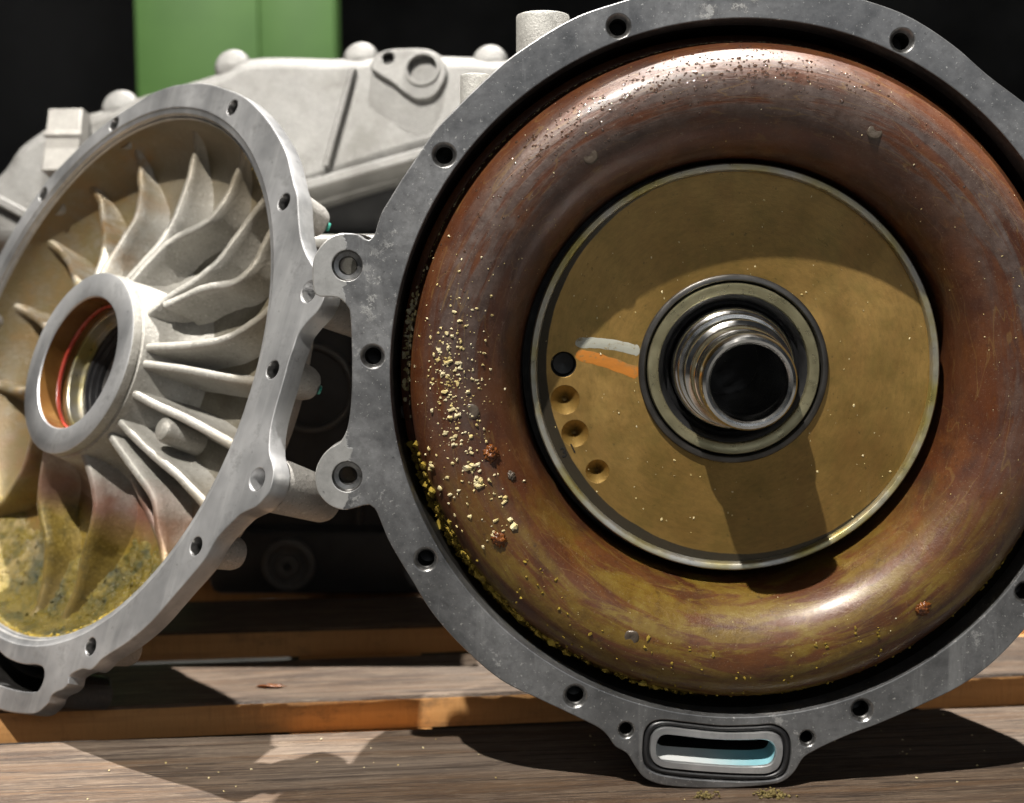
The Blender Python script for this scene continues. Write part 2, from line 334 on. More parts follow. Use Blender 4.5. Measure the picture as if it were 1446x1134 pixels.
def plate(name, outer, holes, z0, z1, mat, parent=None, bev=.0007, seg=2):
    """flat plate z0 (back) .. z1 (front) with real holes and small rounded edges"""
    bm = bmesh.new(); loops = [outer] + holes; rings = []
    for i, L in enumerate(loops):
        if (area(L) > 0) != (i == 0): L = L[::-1]         # outer CCW, holes CW: material to the left
        n = len(L); ins = []
        for k in range(n):
            a = Vector(L[k - 1]); b = Vector(L[k]); c = Vector(L[(k + 1) % n]); t = (c - a)
            t = t.normalized() if t.length > 1e-9 else Vector((1, 0)); ins.append(Vector((-t.y, t.x)))
        rows = []
        for s in range(seg + 1):                          # rounded front edge
            an = math.pi / 2 * s / seg; off = bev * (1 - math.sin(an)); dz = bev * (1 - math.cos(an))
            rows.append([bm.verts.new((L[k][0] + ins[k].x * off, L[k][1] + ins[k].y * off, z1 - dz)) for k in range(n)])
        rows.append([bm.verts.new((L[k][0], L[k][1], z0)) for k in range(n)])
        for r in range(len(rows) - 1):
            for k in range(n):
                bm.faces.new((rows[r][k], rows[r + 1][k], rows[r + 1][(k + 1) % n], rows[r][(k + 1) % n]))
        rings.append(rows)
    for which in (0, -1):
        ed = []
        for rows in rings:
            R = rows[which]
            for k in range(len(R)):
                e = bm.edges.get((R[k], R[(k + 1) % len(R)])) or bm.edges.new((R[k], R[(k + 1) % len(R)])); ed.append(e)
        bmesh.ops.triangle_fill(bm, use_beauty=True, use_dissolve=False, edges=ed)
    bmesh.ops.recalc_face_normals(bm, faces=bm.faces)
    me = bpy.data.meshes.new(name); bm.to_mesh(me); bm.free()
    o = sharp(wrap(name, me, mat, parent), 40); me = o.data; bm = bmesh.new(); bm.from_mesh(me)
    for e in bm.edges:
        if sum(1 for q in e.link_faces if abs(q.normal.z) > .9995) == 1: e.smooth = False
    bm.to_mesh(me); bm.free(); return o
def cyl(name, p0, p1, r0, r1, mat, parent, seg=28, bev=.001, cap=True):
    """turned post from p0 to p1 with rounded end"""
    p0, p1 = Vector(p0), Vector(p1); L = (p1 - p0).length
    prof = [(r0, 0), (r1, L - bev), (r1 - bev * .3, L - bev * .3), (r1 - bev, L)] + ([(0.0002, L)] if cap else [])
    v, f = lathe(prof, seg); q = (p1 - p0).to_track_quat('Z', 'Y'); v = [q @ Vector(a) + p0 for a in v]
    return sharp(obj(name, v, f, mat, parent))
def thing(name, label, cat, M=None, group=None):
    o = bpy.data.objects.new(name, None); COL.objects.link(o); o.empty_display_size = .02
    if M: o.matrix_world = M
    o['label'] = label; o['category'] = cat
    if group: o['group'] = group
    return o
def tag(o, label=None, cat=None, group=None, kind=None):
    for k, v in (('label', label), ('category', cat), ('group', group), ('kind', kind)):
        if v: o[k] = v
    return o
def frame(c, n):
    n = Vector(n).normalized(); u = Vector((0, 0, 1)).cross(n).normalized(); v = n.cross(u)
    M = Matrix((u, v, n)).transposed().to_4x4(); M.translation = Vector(c); return M
def nrm(yaw, el): return Vector((math.sin(rad(yaw)) * math.cos(rad(el)), -math.cos(rad(yaw)) * math.cos(rad(el)), math.sin(rad(el))))

ICO_V, ICO_F = None, None
def ico():
    global ICO_V, ICO_F
    bm = bmesh.new(); bmesh.ops.create_icosphere(bm, subdivisions=1, radius=1); bm.verts.ensure_lookup_table()
    ICO_V = [v.co.copy() for v in bm.verts]; ICO_F = [[v.index for v in f.verts] for f in bm.faces]; bm.free()
ico()

# ------------------------------------------------------------------ setting
ZP = -.0055                                               # top of the pallet boards
g = obj('floor', [(-9, -6, -.16), (9, -6, -.16), (9, 9, -.16), (-9, 9, -.16)], [(0, 1, 2, 3)], 'concrete'); tag(g, 'dark workshop floor under the pallet', None, None, 'structure')
g = obj('wall', [(-9, 6, -.16), (9, 6, -.16), (9, 6, 7), (-9, 6, 7)], [(0, 1, 2, 3)], 'rough_back'); tag(g, 'unlit back wall of the workshop', None, None, 'structure')

# green cabinet behind
def box(a, b): 
    (x0, y0, z0), (x1, y1, z1) = a, b
    return [(x0, y0, z0), (x1, y0, z0), (x1, y1, z0), (x0, y1, z0), (x0, y0, z1), (x1, y0, z1), (x1, y1, z1), (x0, y1, z1)], [(0, 3, 2, 1), (4, 5, 6, 7), (0, 1, 5, 4), (1, 2, 6, 5), (2, 3, 7, 6), (3, 0, 4, 7)]
def bbox(name, a, b, mat, parent=None, bev=.001):
    v, f = box(a, b); bm = bmesh.new(); vs = [bm.verts.new(x) for x in v]
    for q in f: bm.faces.new([vs[i] for i in q])
    if bev: bmesh.ops.bevel(bm, geom=bm.edges[:], offset=bev, segments=2, affect='EDGES', profile=.5)
    me = bpy.data.meshes.new(name); bm.to_mesh(me); bm.free(); return sharp(wrap(name, me, mat, parent), 40)
cab = thing('green_cabinet', 'green painted steel cabinet standing blurred in the dark background', 'cabinet', Matrix.Translation((-.57, 3.0, -.16)))
bbox('carcass', (-.213, .02, 0), (.208, .06, 1.5), 'green_enamel', cab, .006)
bbox('door', (-.209, 0, .03), (.046, .019, 1.48), 'green_enamel', cab, .003)
bbox('door', (.0475, 0, .03), (.204, .019, 1.48), 'green_enamel', cab, .003)

cr = thing('plastic_crate', 'blue plastic crate edge far behind at the right', 'crate', Matrix.Translation((1.32, 3.1, .40)))
bbox('crate_body', (-.2, 0, 0), (.3, .3, .16), 'blue_tarp', cr, .01); bbox('crate_rim', (-.215, -.015, .16), (.315, .315, .185), 'blue_tarp', cr, .006)
bbox('shelf_board', (-.4, -.05, -.03), (.5, .4, -.002), 'shaded_paint', cr, .002)
# ------------------------------------------------------------------ pallet
PM = Matrix.Rotation(rad(6.3), 4, 'Z') @ Matrix.Translation((0, 0, ZP))
pal = thing('pallet', 'weathered wooden pallet of spaced boards under the gearbox parts', 'pallet', PM)
def plank(y0, y1, x0=-1.0, x1=1.0, th=.023, seed=0):
    nx, v, f, idx = 120, [], [], []
    prof = [(0, -th), (0, -.0015), (.0012, -.0003), (.004, 0)]
    ny = 10
    rows = [('f', 0, -th), ('f', 0, -.002), ('f', .0016, 0)] + [('m', k / ny, 0) for k in range(1, ny)] + [('b', -.0016, 0), ('b', 0, -.002), ('b', 0, -th)]
    m = len(rows)
    for i in range(nx + 1):
        x = x0 + (x1 - x0) * i / nx
        e0 = mnoise.noise((x * 9, seed, 1)) * .0016 + mnoise.noise((x * 55, seed, 4)) * .0007; e1 = mnoise.noise((x * 9, seed, 7)) * .0016 + mnoise.noise((x * 60, seed, 3)) * .0007
        for (s, t, z) in rows:
            y = y0 + e0 + t if s == 'f' else y1 + e1 + t if s == 'b' else (y0 + e0) * (1 - t) + (y1 + e1) * t
            zz = z + (mnoise.noise((x * 7, y * 30, seed)) * .0006 if z == 0 else 0)
            v.append((x, y, zz))
    for i in range(nx):
        for j in range(m - 1):
            a = i * m + j; f.append((a, a + m, a + m + 1, a + 1)); idx.append(1 if j in (0, m - 2) else 0)
        a = i * m; f.append((a, a + m - 1, a + 2 * m - 1, a + m)); idx.append(1)
    f.append(tuple(range(m))[::-1]); idx.append(1); f.append(tuple(nx * m + k for k in range(m))); idx.append(1)
    o = obj('plank', v, f, None, pal, True, ['weathered_wood', 'sawn_wood'], idx)
    o.data.validate(); return sharp(o, 50)
plank(.735, .896, seed=1.3); plank(.961, 1.056, seed=5.1); plank(1.137, 1.235, seed=9.7); plank(1.32, 1.42, seed=14.2); plank(1.50, 1.60, seed=18.)
for x0 in (-.62, -.05, .52):
    bbox('stringer', (x0, .74, -.123), (x0 + .1, 1.60, -.0235), 'sawn_wood', pal, .002)

# ------------------------------------------------------------------ converter housing (right)
CR = Vector((.1303, .806, .237)); NR = nrm(0, 3)
MR = frame(CR, NR)
hs = thing('converter_housing', 'large grey bell housing with stained bolt flange standing on the front plank', 'gearbox housing', MR)
OUT = [(0.0882, 0.2031), (0.0706, 0.2093), (.045, .2161), (.015, .2204), (-.018, .2202), (-.045, .2158), (-0.0702, 0.209), (-0.096, 0.2), (-0.1299, 0.1792), (-0.1418, 0.1693), (-0.1611, 0.1508), (-0.1739, 0.1373), (-0.1864, 0.1195), (-0.1937, 0.1088), (-0.1993, 0.0996), (-0.2042, 0.0916), (-0.2067, 0.0844), (-0.2087, 0.0784), (-0.2116, 0.076), (-0.2144, 0.0768), (-0.2176, 0.0792), (-0.2236, 0.08), (-0.228, 0.0798), (-0.233, 0.078), (-0.2375, 0.0744), (-0.2414, 0.0692), (-0.2435, 0.0636), (-0.2439, 0.0576), (-0.2436, 0.0496), (-0.2423, 0.0453), (-0.2396, 0.0439), (-0.236, 0.0439), (-0.2301, 0.0435), (-0.2275, 0.0423), (-0.2251, 0.0399), (-0.2231, 0.0367), (-0.2224, 0.0314), (-0.2219, 0.0193), (-0.2218, 0.0031), (-0.2223, -0.0131), (-0.2239, -0.0273), (-0.2257, -0.0339), (-0.229, -0.0392), (-0.2345, -0.0424), (-0.2393, -0.0473), (-0.2426, -0.0539), (-0.2434, -0.0592), (-0.2427, -0.0662), (-0.2395, -0.0719), (-0.2356, -0.0756), (-0.2302, -0.0781), (-0.2253, -0.0785), (-0.22, -0.0772), (-0.2159, -0.076), (-0.2122, -0.0756), (-0.2094, -0.0777), (-0.207, -0.0826), (-0.2021, -0.0949), (-0.1961, -0.1061), (-0.1884, -0.1189), (-0.1766, -0.1384), (-0.1574, -0.1604), (-0.1358, -0.1788), (-0.115, -0.1892), (-0.0889, -0.2018), (-0.0787, -0.2073), (-0.0738, -0.2123), (-0.0704, -0.2174), (-0.0634, -0.2216), (-0.0592, -0.2283), (-0.0534, -0.2359), (-0.0455, -0.2397), (-0.0306, -0.2418), (-0.0077, -0.2423), (0.0177, -0.2406), (0.0276, -0.2385), (0.0342, -0.233), (0.0398, -0.2241), (0.0464, -0.2199), (0.0554, -0.2153), (0.0689, -0.2094), (0.0812, -0.2048), (0.1094, -0.1922), (0.1293, -0.1821), (0.1467, -0.1696), (0.1663, -0.1488)]
for a in range(-36, 45, 6): OUT.append((.2215 * math.cos(rad(a)), .2215 * math.sin(rad(a))))
OUT += [(.1587, .1532), (.1376, .1688), (.1203, .1835), (.1019, .196)]
HOLES = [(-0.0705, 0.1956), (-0.1687, 0.1239), (-0.21, 0.01), (-0.1801, -0.1073), (-0.0936, -0.1876), (0.0732, -0.196), (0.0893, 0.1878), (0.1669, -0.1266), (.208, -.02), (.186, .095)]
LUGS = [(-0.2241, 0.0616), (-0.2251, -0.0592)]; SMALL = [(-0.0639, -0.2077), (0.0417, -0.2127)]
S_HOLE = [(-0.0451, -0.2136), (-0.0425, -0.2109), (-0.0333, -0.2112), (-0.0149, -0.2133), (0.0048, -0.2139), (0.0166, -0.2136), (0.0206, -0.2149), (0.0232, -0.2189), (0.0227, -0.2243), (0.0207, -0.2277), (0.0168, -0.229), (-0.0016, -0.2293), (-0.0213, -0.2279), (-0.0384, -0.2263), (-0.0437, -0.2254), (-0.0457, -0.2223), (-0.046, -0.2176)]
S_RIM = [(-0.0499, -0.2163), (-0.049, -0.2109), (-0.0458, -0.2072), (-0.0412, -0.206), (-0.0281, -0.2073), (-0.0084, -0.2093), (0.0087, -0.2092), (0.0205, -0.2089), (0.0258, -0.2116), (0.0278, -0.2163), (0.0273, -0.2256), (0.0247, -0.231), (0.0195, -0.2337), (0.009, -0.234), (-0.0147, -0.2329), (-0.0331, -0.2313), (-0.0436, -0.2297), (-0.0483, -0.2263), (-0.0499, -0.2216)]
S_GASK = [(-0.0541, -0.2163), (-0.0531, -0.2085), (-0.0501, -0.2040), (-0.0438, -0.2018), (-0.0281, -0.2033), (-0.0084, -0.2053), (0.0113, -0.2049), (0.0229, -0.2046), (0.0293, -0.2085), (0.0321, -0.2149), (0.0320, -0.2256), (0.0296, -0.2333), (0.0246, -0.2366), (0.0117, -0.2382), (-0.0146, -0.2375), (-0.0357, -0.2356), (-0.0467, -0.2332), (-0.0524, -0.2294), (-0.0541, -0.223)]
rim_l = spline(S_RIM, .0012); gas_l = spline(S_GASK, .0015); hol_l = spline(S_HOLE, .0012)
BORE = circle(0, 0, .2, 200)
plate('flange', spline(OUT), [BORE] + [circle(x, y, .0068, 30) for x, y in HOLES] + [circle(x, y, .0086, 32) for x, y in LUGS] + [circle(x, y, .0049, 24) for x, y in SMALL] + [gas_l], -.020, 0, 'stained_flange', hs)

def thread_profile(r, depth, cham, pitch=.0013, ceil=True, lip=.0):
    p = [(r + cham, lip), (r + cham - .0004, -.0003), (r + .0002, -.0016)]; z = -.002; k = 0
    while z > -depth:
        p.append((r if k % 2 == 0 else r - .0005, z)); z -= pitch / 2; k += 1
    if ceil: p += [(r - .0004, -depth - .001), (.0002, -depth - .0022)]
    return p
def deep(o, z0):                                          # lower threads painted black for the shade down the hole
    o.data.materials.append(MAT['recess_black'])
    for q in o.data.polygons:
        if q.center.z < z0: q.material_index = 1
    return o
def place(o, x, y, z=0): o.location = (x, y, z); return o
TH = lathe(thread_profile(.0054, .02, .0016), 30); TH_ME = None
def repeat_part(name, proto, spots, parent, z=0):
    out = [proto]; place(proto, *spots[0], z)
    for s in spots[1:]:
        c = proto.copy(); COL.objects.link(c); c.parent = parent; place(c, *s, z); out.append(c)
    return out
p = deep(sharp(obj('bolt_hole', *TH, 'thread', hs), 60), -.0045); repeat_part('bolt_hole', p, HOLES, hs, -.0002)
p = turned('bolt_hole', [(.0088, -.0001), (.0084, -.0008), (.0082, -.0030), (.0080, -.0042), (.0055, -.0046), (.0052, -.006), (.0048, -.0066), (.0052, -.0072), (.0048, -.008), (.0052, -.009), (.0050, -.020)], 'thread', hs, 32); repeat_part('bolt_hole', p, LUGS, hs)
p = deep(sharp(obj('dowel_hole', *lathe(thread_profile(.0040, .015, .0011), 24), 'thread', hs), 60), -.003); repeat_part('dowel_hole', p, SMALL, hs, -.0002)

# oil port with its rubber ring
v, f = [], []
def loft(loops, close=True):
    v, f = [], []; n = len(loops[0])
    for L in loops: v += L
    for r in range(len(loops) - 1):
        for k in range(n): f.append((r * n + k, r * n + (k + 1) % n, (r + 1) * n + (k + 1) % n, (r + 1) * n + k))
    return v, f
def resamp(L, n):
    L = [Vector(p) for p in L]; d = [0]
    for i in range(len(L)): d.append(d[-1] + (L[(i + 1) % len(L)] - L[i]).length)
    out = []
    for k in range(n):
        t = d[-1] * k / n; i = max(j for j in range(len(L)) if d[j] <= t); s = (t - d[i]) / max(d[i + 1] - d[i], 1e-9)
        q = L[i].lerp(L[(i + 1) % len(L)], s); out.append((q.x, q.y))
    return out
def align(L, ref):
    k = min(range(len(L)), key=lambda i: (Vector(L[i]) - Vector(ref[0])).length); return L[k:] + L[:k]
G = resamp(gas_l, 120); Rm = align(resamp(rim_l, 120), G); Ho = align(resamp(hol_l, 120), G)
def mixl(A, B, t, z): return [(a[0] * (1 - t) + b[0] * t, a[1] * (1 - t) + b[1] * t, z) for a, b in zip(A, B)]
po = sharp(obj('oil_port', *loft([mixl(Rm, Rm, 0, -.006), mixl(Rm, Rm, 0, -.0008), mixl(Rm, Ho, .12, .0002), mixl(Rm, Ho, .88, .0002), mixl(Ho, Ho, 0, -.0006), mixl(Ho, Ho, 0, -.0024)]), 'milled_aluminium', hs))
sharp(obj('port_floor', *loft([mixl(Ho, Ho, 0, -.0024), [(x * .97 - .0003, -.2240 + (y + .2285) * .75, -.016) for x, y in Ho]]), 'port_blue', po))
sharp(obj('port_channel', *loft([[(x * .97 - .0003, -.2240 + (y + .2285) * .75, -.016) for x, y in Ho], [(x * .9, -.218 + (y + .2285) * .6, -.05) for x, y in Ho], [(-.011, -.215, -.051)] * len(Ho)]), 'recess_black', po))
obj('port_gasket', *loft([mixl(G, Rm, .0, -.004)] + [mixl(G, Rm, .02 + .96 * (k / 8), -.0022 + .0022 * math.sin(math.pi * k / 8)) for k in range(9)] + [mixl(G, Rm, 1, -.006)]), 'black_rubber', hs)
# casting behind the flange
turned('bell_wall', [(.2003, -.0012), (.2, -.03), (.199, -.06), (.19, -.10), (.06, -.115)], 'recess_black', hs, 200)
turned('bell_shell', [(.2185, -.0202), (.214, -.026), (.211, -.05), (.20, -.11), (.175, -.16), (.12, -.19), (.0005, -.195)], 'cast_aluminium', hs, 120)
sharp(obj('port_boss', *loft([mixl(G, G, 0, -.0202), [(x * 1.0, y, -.07) for x, y in G], [(x * .8, y * .92, -.09) for x, y in G]]), 'cast_aluminium', hs))
for x, y in LUGS: cyl('lug_post', (x + .004, y, -.0202), (x + .010, y, -.062), .0185, .016, 'cast_aluminium', hs, 32, .004, False)
cyl('boss', (-.112, .1835, -.045), (-.112, .2105, -.045), .0158, .0158, 'cast_aluminium', hs, 36, .0012)
cyl('boss', (-.152, .1500, -.045), (-.152, .1755, -.045), .0092, .0092, 'cast_aluminium', hs, 30, .001)

# ------------------------------------------------------------------ torque converter
CC = Vector((.1310, .8320, .2368)); NC = nrm(-1.5, 1.5); MC = frame(CC, NC)
tq = thing('torque_converter', 'rust-brown ring-shaped converter shell filling the bell housing', 'torque converter', MC)
TP = [(.1255, -.04), (.126, -.014), (.1273, .003), (.1305, .0165), (.1365, .0272), (.1445, .0345), (.1535, .0388), (.1625, .0398), (.1715, .0380), (.180, .0325), (.1868, .0230), (.1909, .0105), (.1929, -.003), (.1937, -.0120)]
def dense(P, k=6):
    out = []
    for i in range(len(P) - 1):
        p0 = P[max(i - 1, 0)]; p1 = P[i]; p2 = P[i + 1]; p3 = P[min(i + 2, len(P) - 1)]
        for j in range(k):
            t = j / k; out.append(tuple(.5 * ((2 * b) + (c - a) * t + (2 * a - 5 * b + 4 * c - d) * t * t + (-a + 3 * b - 3 * c + d) * t ** 3) for a, b, c, d in zip(p0, p1, p2, p3)))
    return out + [P[-1]]
TD = dense(TP)
shell_p = TD + [(.1943, -.0128), (.1978, -.0132), (.1986, -.0140), (.1986, -.03)]
sh = turned('shell', shell_p, 'varnished_shell', tq, 256, 40); DROOP = -.003; sh.location.y = DROOP
MCS = MC @ Matrix.Translation((0, DROOP, 0))
def tz(r):
    for a, b in zip(TD, TD[1:]):
        if a[0] <= r <= b[0]: return a[1] + (b[1] - a[1]) * (r - a[0]) / max(b[0] - a[0], 1e-9)
    return -.0132
def tnormal(r, th):
    d = .0006; s = (tz(r + d) - tz(r - d)) / (2 * d); n = Vector((-s, 0, 1)).normalized()
    return Vector((n.x * math.cos(th), n.x * math.sin(th), n.z))
turned('groove', [(.1255, -.03), (.1206, -.03)], 'recess_black', tq, 96)
DIM = [(-.1005, .0024, .0076, .0075), (-.0995, -.0187, .0086, .0060), (-.0935, -.0389, .0080, .0058), (-.0799, -.0618, .0070, .0050)]
ZD = -.0050
pl = plate('hub_plate', circle(0, 0, .1162, 160), [circle(0, 0, .0545, 96)] + [circle(x, y, r, 36) for x, y, r, d in DIM], -.011, ZD, 'oil_filmed_plate', tq, .0003)
for i, (x, y, r, d) in enumerate(DIM):
    prof = [(r + .0001, 0), (r - .0004, -.0006), (r * .26, -d), (r * .22, -d - .001), (r * .2, -d - .006), (.0001, -d - .0065)] if i else [(r + .0001, 0), (r - .0003, -.0008), (r * .8, -d), (.0001, -d - .001)]
    dm = turned('dimple', prof, 'oil_filmed_plate' if i else 'recess_black', tq, 36, 50); dm.location = (x, y, ZD - .0002)
turned('plate_rim', [(.1158, ZD - .002), (.1160, ZD + .0012), (.1166, -.0008), (.1172, -.0001), (.1198, 0), (.1206, -.0009), (.1207, -.03)], 'plate_rim', tq, 192, 50)
turned('hub_collar', [(.0562, ZD - .001), (.0560, ZD + .0022), (.0553, ZD + .0030), (.0528, ZD + .0030), (.0520, ZD + .002), (.0518, -.02)], 'dark_steel', tq, 128, 50)
turned('collar_groove', [(.0519, -.0125), (.0506, -.0125)], 'recess_black', tq, 96)
turned('bearing_ring', [(.0509, -.02), (.0508, -.0022), (.0502, -.0014), (.0449, -.0012), (.0443, -.0018), (.0440, -.010)], 'oily_ring', tq, 128, 50)
turned('shaft_seal', [(.0442, -.006), (.0415, -.0075), (.0405, -.0115), (.0385, -.0100), (.0372, -.013), (.0365, -.03)], 'black_rubber', tq, 96, 60)
def stripe(name, p0, p1, w, mat, label, seed):
    p0, p1 = Vector(p0), Vector(p1); d = (p1 - p0); L = d.length; d.normalize(); q = Vector((-d.y, d.x)); n = 40; v, f = [], []
    for i in range(n + 1):
        t = i / n; en = min(1, (min(t, 1 - t) * L / (w * .45))) ** .5
        c = p0 + d * (t * L) + q * (.0016 * math.sin(t * 3.2 + seed) + .0004 * mnoise.noise((t * 9, seed, 0)))
        ww = w * .5 * (.35 + .65 * en) * (1 + .10 * mnoise.noise((t * 7, seed, 2)) + (.28 if t > .93 else 0))
        for s, z in ((-1, 0), (-.85, .00006), (0, .00009), (.85, .00006), (1, 0)): v.append((*(c + q * ww * s), ZD + .00005 + z))
    for i in range(n):
        for j in range(4): a = i * 5 + j; f.append((a, a + 5, a + 6, a + 1))
    o = obj(name, v, f, mat, pl); o['label'] = label
stripe('paint_stripe', (-.0935, .0150), (-.0553, .0108), .0062, 'white_marker', 'white marker stripe on the hub plate', 0.2)
stripe('paint_stripe', (-.0935, .0070), (-.0556, -.0016), .0070, 'orange_marker', 'orange marker stripe on the hub plate', .9)
def stamped(ch, x, y, rot, size):
    cu = bpy.data.curves.new('stamp', 'FONT'); cu.body = ch; cu.size = size; cu.extrude = .0001; cu.align_x = 'CENTER'
    t = bpy.data.objects.new('stamp_tmp', cu); COL.objects.link(t)
    me = bpy.data.meshes.new_from_object(t.evaluated_get(bpy.context.evaluated_depsgraph_get())); bpy.data.objects.remove(t)
    o = wrap('stamped_digit', me, 'recess_black', pl, False); o.location = (x, y, ZD + .0002); o.rotation_euler = (0, 0, rad(rot))
stamped('3', -.0995, -.0530, 15, .0085); stamped('1', -.0935, -.0505, 25, .0085)
PUCK = [(-.0903, .1297), (.0736, .1435), (-.1598, -.0193), (-.064, -.1549)]
for x, y in PUCK:
    r, th = math.hypot(x, y), math.atan2(y, x); n = tnormal(r, th)
    prof = [(.0046, -.0004), (.0041, .0002), (.0034, .0004), (.0014, .0002), (.0002, .0001)]
    vv, ff = lathe(prof, 24); q = n.to_track_quat('Z', 'Y'); sc = .96
    vv = [q @ (Vector(a) * (1 + .12 * mnoise.noise((a[0] * 400, a[1] * 400, x * 50)))) + Vector((x * sc, y * sc, tz(r * sc))) for a in vv]
    obj('weld_spot', vv, ff, 'grey_puck', tq).location.y = DROOP
a = rad(187); turned('drain_hole', [(.0052, .0004), (.0050, .0006), (.0047, -.003), (.0002, -.003)], 'recess_black', tq, 24).location = (.1962 * math.cos(a), .1962 * math.sin(a) + DROOP, -.0131)

# ------------------------------------------------------------------ hollow shaft
MS = frame(CC, nrm(-2., -.4))
sf = thing('hollow_shaft', 'polished hollow steel shaft sticking out of the converter centre', 'shaft', MS)
turned('shaft_collar', [(.0365, -.03), (.0365, -.004), (.0358, -.0015), (.0348, .0), (.0338, .0005), (.0336, .006), (.0330, .0068), (.0312, .0070)], 'polished_steel', sf, 128, 30)
turned('shaft_tube', [(.0314, .0060), (.0314, .0262), (.0311, .0270), (.0302, .0276), (.0285, .0292), (.0281, .0302), (.0278, .044), (.0274, .0452), (.0268, .0458), (.0268, .062), (.0264, .0668), (.0252, .0694), (.0236, .0702), (.0222, .0700), (.0212, .0688), (.0207, .066), (.0205, .055), (.0203, -.05)], 'polished_steel', sf, 128, 24)
turned('bore_bottom', [(.0203, -.045), (.0002, -.046)], 'recess_black', sf, 48)

# ------------------------------------------------------------------ ribbed cover (left)
CL = Vector((-.2981, .9943, .2230)); NL = Vector((-.65706, -.66088, .36264)); ML = frame(CL, NL)
cv = thing('ribbed_cover', 'open cast aluminium cover with radial ribs and central hub leaning at left', 'gearbox cover', ML)
LOUT = [(-0.1218, 0.1680), (-0.1025, 0.1815), (-0.0811, 0.1924), (-0.0592, 0.2005), (-0.0334, 0.2098), (-0.0092, 0.2138), (0.0092, 0.2145), (0.0377, 0.2126), (0.0674, 0.206), (0.0924, 0.1985), (0.1194, 0.1849), (0.1425, 0.1696), (0.1614, 0.154), (0.1729, 0.1405), (0.1783, 0.1337), (0.1858, 0.1254), (0.1896, 0.1188), (0.194, 0.1107), (0.2021, 0.0977), (0.2106, 0.0885), (0.2204, 0.0809), (0.2309, 0.073), (0.24, 0.0666), (0.2422, 0.06), (0.2397, 0.0519), (0.2319, 0.0432), (0.2274, 0.0363), (0.2269, 0.0282), (0.2261, 0.0193), (0.2266, 0.0061), (0.2265, -0.0049), (0.2267, -0.0137), (0.2283, -0.0244), (0.2335, -0.0368), (0.2374, -0.0407), (0.2423, -0.0465), (0.2438, -0.0527), (0.2434, -0.0591), (0.24, -0.0639), (0.2354, -0.0688), (0.2285, -0.0723), (0.222, -0.0758), (0.2178, -0.0799), (0.2061, -0.0934), (0.201, -0.1055), (0.1972, -0.1114), (0.1782, -0.1357), (0.1647, -0.1522), (0.1471, -0.1679), (0.1238, -0.1841), (0.1208, -0.1879), (0.1154, -0.1923), (0.1064, -0.1938), (0.0944, -0.2011), (0.0953, -0.2055), (0.0916, -0.21), (0.0838, -0.2141), (0.0796, -0.2179), (0.0797, -0.2211), (0.0754, -0.2263), (0.0688, -0.2311), (0.053, -0.2354), (0.0233, -0.2397), (-.006, -.2395), (-.026, -.2360), (-.036, -.2290), (-.044, -.2215)]
for a in range(255, 129, -6): LOUT.append(((.2165 if a > 215 else .2092) * math.cos(rad(a)), (.2165 if a > 215 else .2092) * math.sin(rad(a))))
LH = [(-0.0740, 0.1876), (0.0816, 0.1914), (0.1736, 0.1213), (0.2127, 0.013), (0.1883, -0.1002), (0.1083, -0.1788), (-.152, .1322), (-.1993, .03), (-.189, -.070), (-.10, -.18)]
LLUG = [(0.2257, 0.063), (0.2287, -0.0534)]
LSLOT = [(-.020, -.2035), (.012, -.2070), (.035, -.2062), (.052, -.2030), (.0600, -.2030), (.0640, -.2060), (.0652, -.2115), (.0630, -.2175), (.056, -.2200), (.035, -.2235), (.005, -.2255), (-.015, -.2245), (-.023, -.219), (-.0240, -.209)]
lo = spline(LOUT); sl = spline(LSLOT, .0015)
plate('flange', lo, [circle(.0022, 0, .1962, 200)] + [circle(x, y, .0056, 28) for x, y in LH] + [circle(x, y, .0068, 28) for x, y in LLUG] + [sl], -.012, 0, 'milled_aluminium', cv, .0008)
sharp(obj('flange_step', *loft([[(*q, z) for q in circle(cx, 0, r, 200)] for cx, r, z in ((.0022, .1964, -.0006), (.0020, .1955, -.0012), (.0014, .1928, -.0018), (.0010, .1918, -.0046), (.0004, .1906, -.0050), (0, .1898, -.0075))]), 'milled_aluminium', cv), 25)
p = sharp(obj('bolt_hole', *lathe([(.0057, -.0001), (.0055, -.0006), (.0054, -.004), (.0052, -.0046), (.0055, -.0055), (.0051, -.0065), (.0055, -.0075), (.005, -.0085), (.0049, -.016), (.0001, -.0162)], 28), 'thread', cv), 50); deep(p, -.009); repeat_part('bolt_hole', p, LH, cv)
p = sharp(obj('bolt_hole', *lathe([(.0069, -.0001), (.0066, -.0007), (.0064, -.03), (.0001, -.031)], 28), 'milled_aluminium', cv), 50); repeat_part('bolt_hole', p, LLUG, cv)
# bowl: a rounded dish with the ribs standing in it
FLOOR = [(.066, -.028), (.080, -.036), (.10, -.0415), (.13, -.0450), (.15, -.0445), (.168, -.0385), (.180, -.0290), (.187, -.0180), (.1899, -.0070)]
FD = dense(FLOOR, 5)
def fz(r):
    for a, b in zip(FD, FD[1:]):
        if a[0] <= r <= b[0]: return a[1] + (b[1] - a[1]) * (r - a[0]) / max(b[0] - a[0], 1e-9)
    return FD[0][1] if r < .066 else -.007
turned('bowl', FD, 'cast_bowl', cv, 200, 60)
turned('outer_shell', [(.2060, -.0122), (.2030, -.018), (.1985, -.028), (.1900, -.044), (.1720, -.058), (.145, -.067), (.10, -.070), (.055, -.070)], 'cover_wall', cv, 140, 40)
hub = turned('hub', [(.0480, -.030), (.0480, .0092), (.0487, .0101), (.0500, .0103), (.0650, .0103), (.0662, .0096), (.0665, .0075), (.0665, .0040), (.0655, .0033), (.0655, .0025), (.0672, .0016), (.0680, -.004), (.0700, -.016), (.0735, -.026), (.081, -.0345), (.094, -.0415)], 'cast_cover', cv, 128, 35)
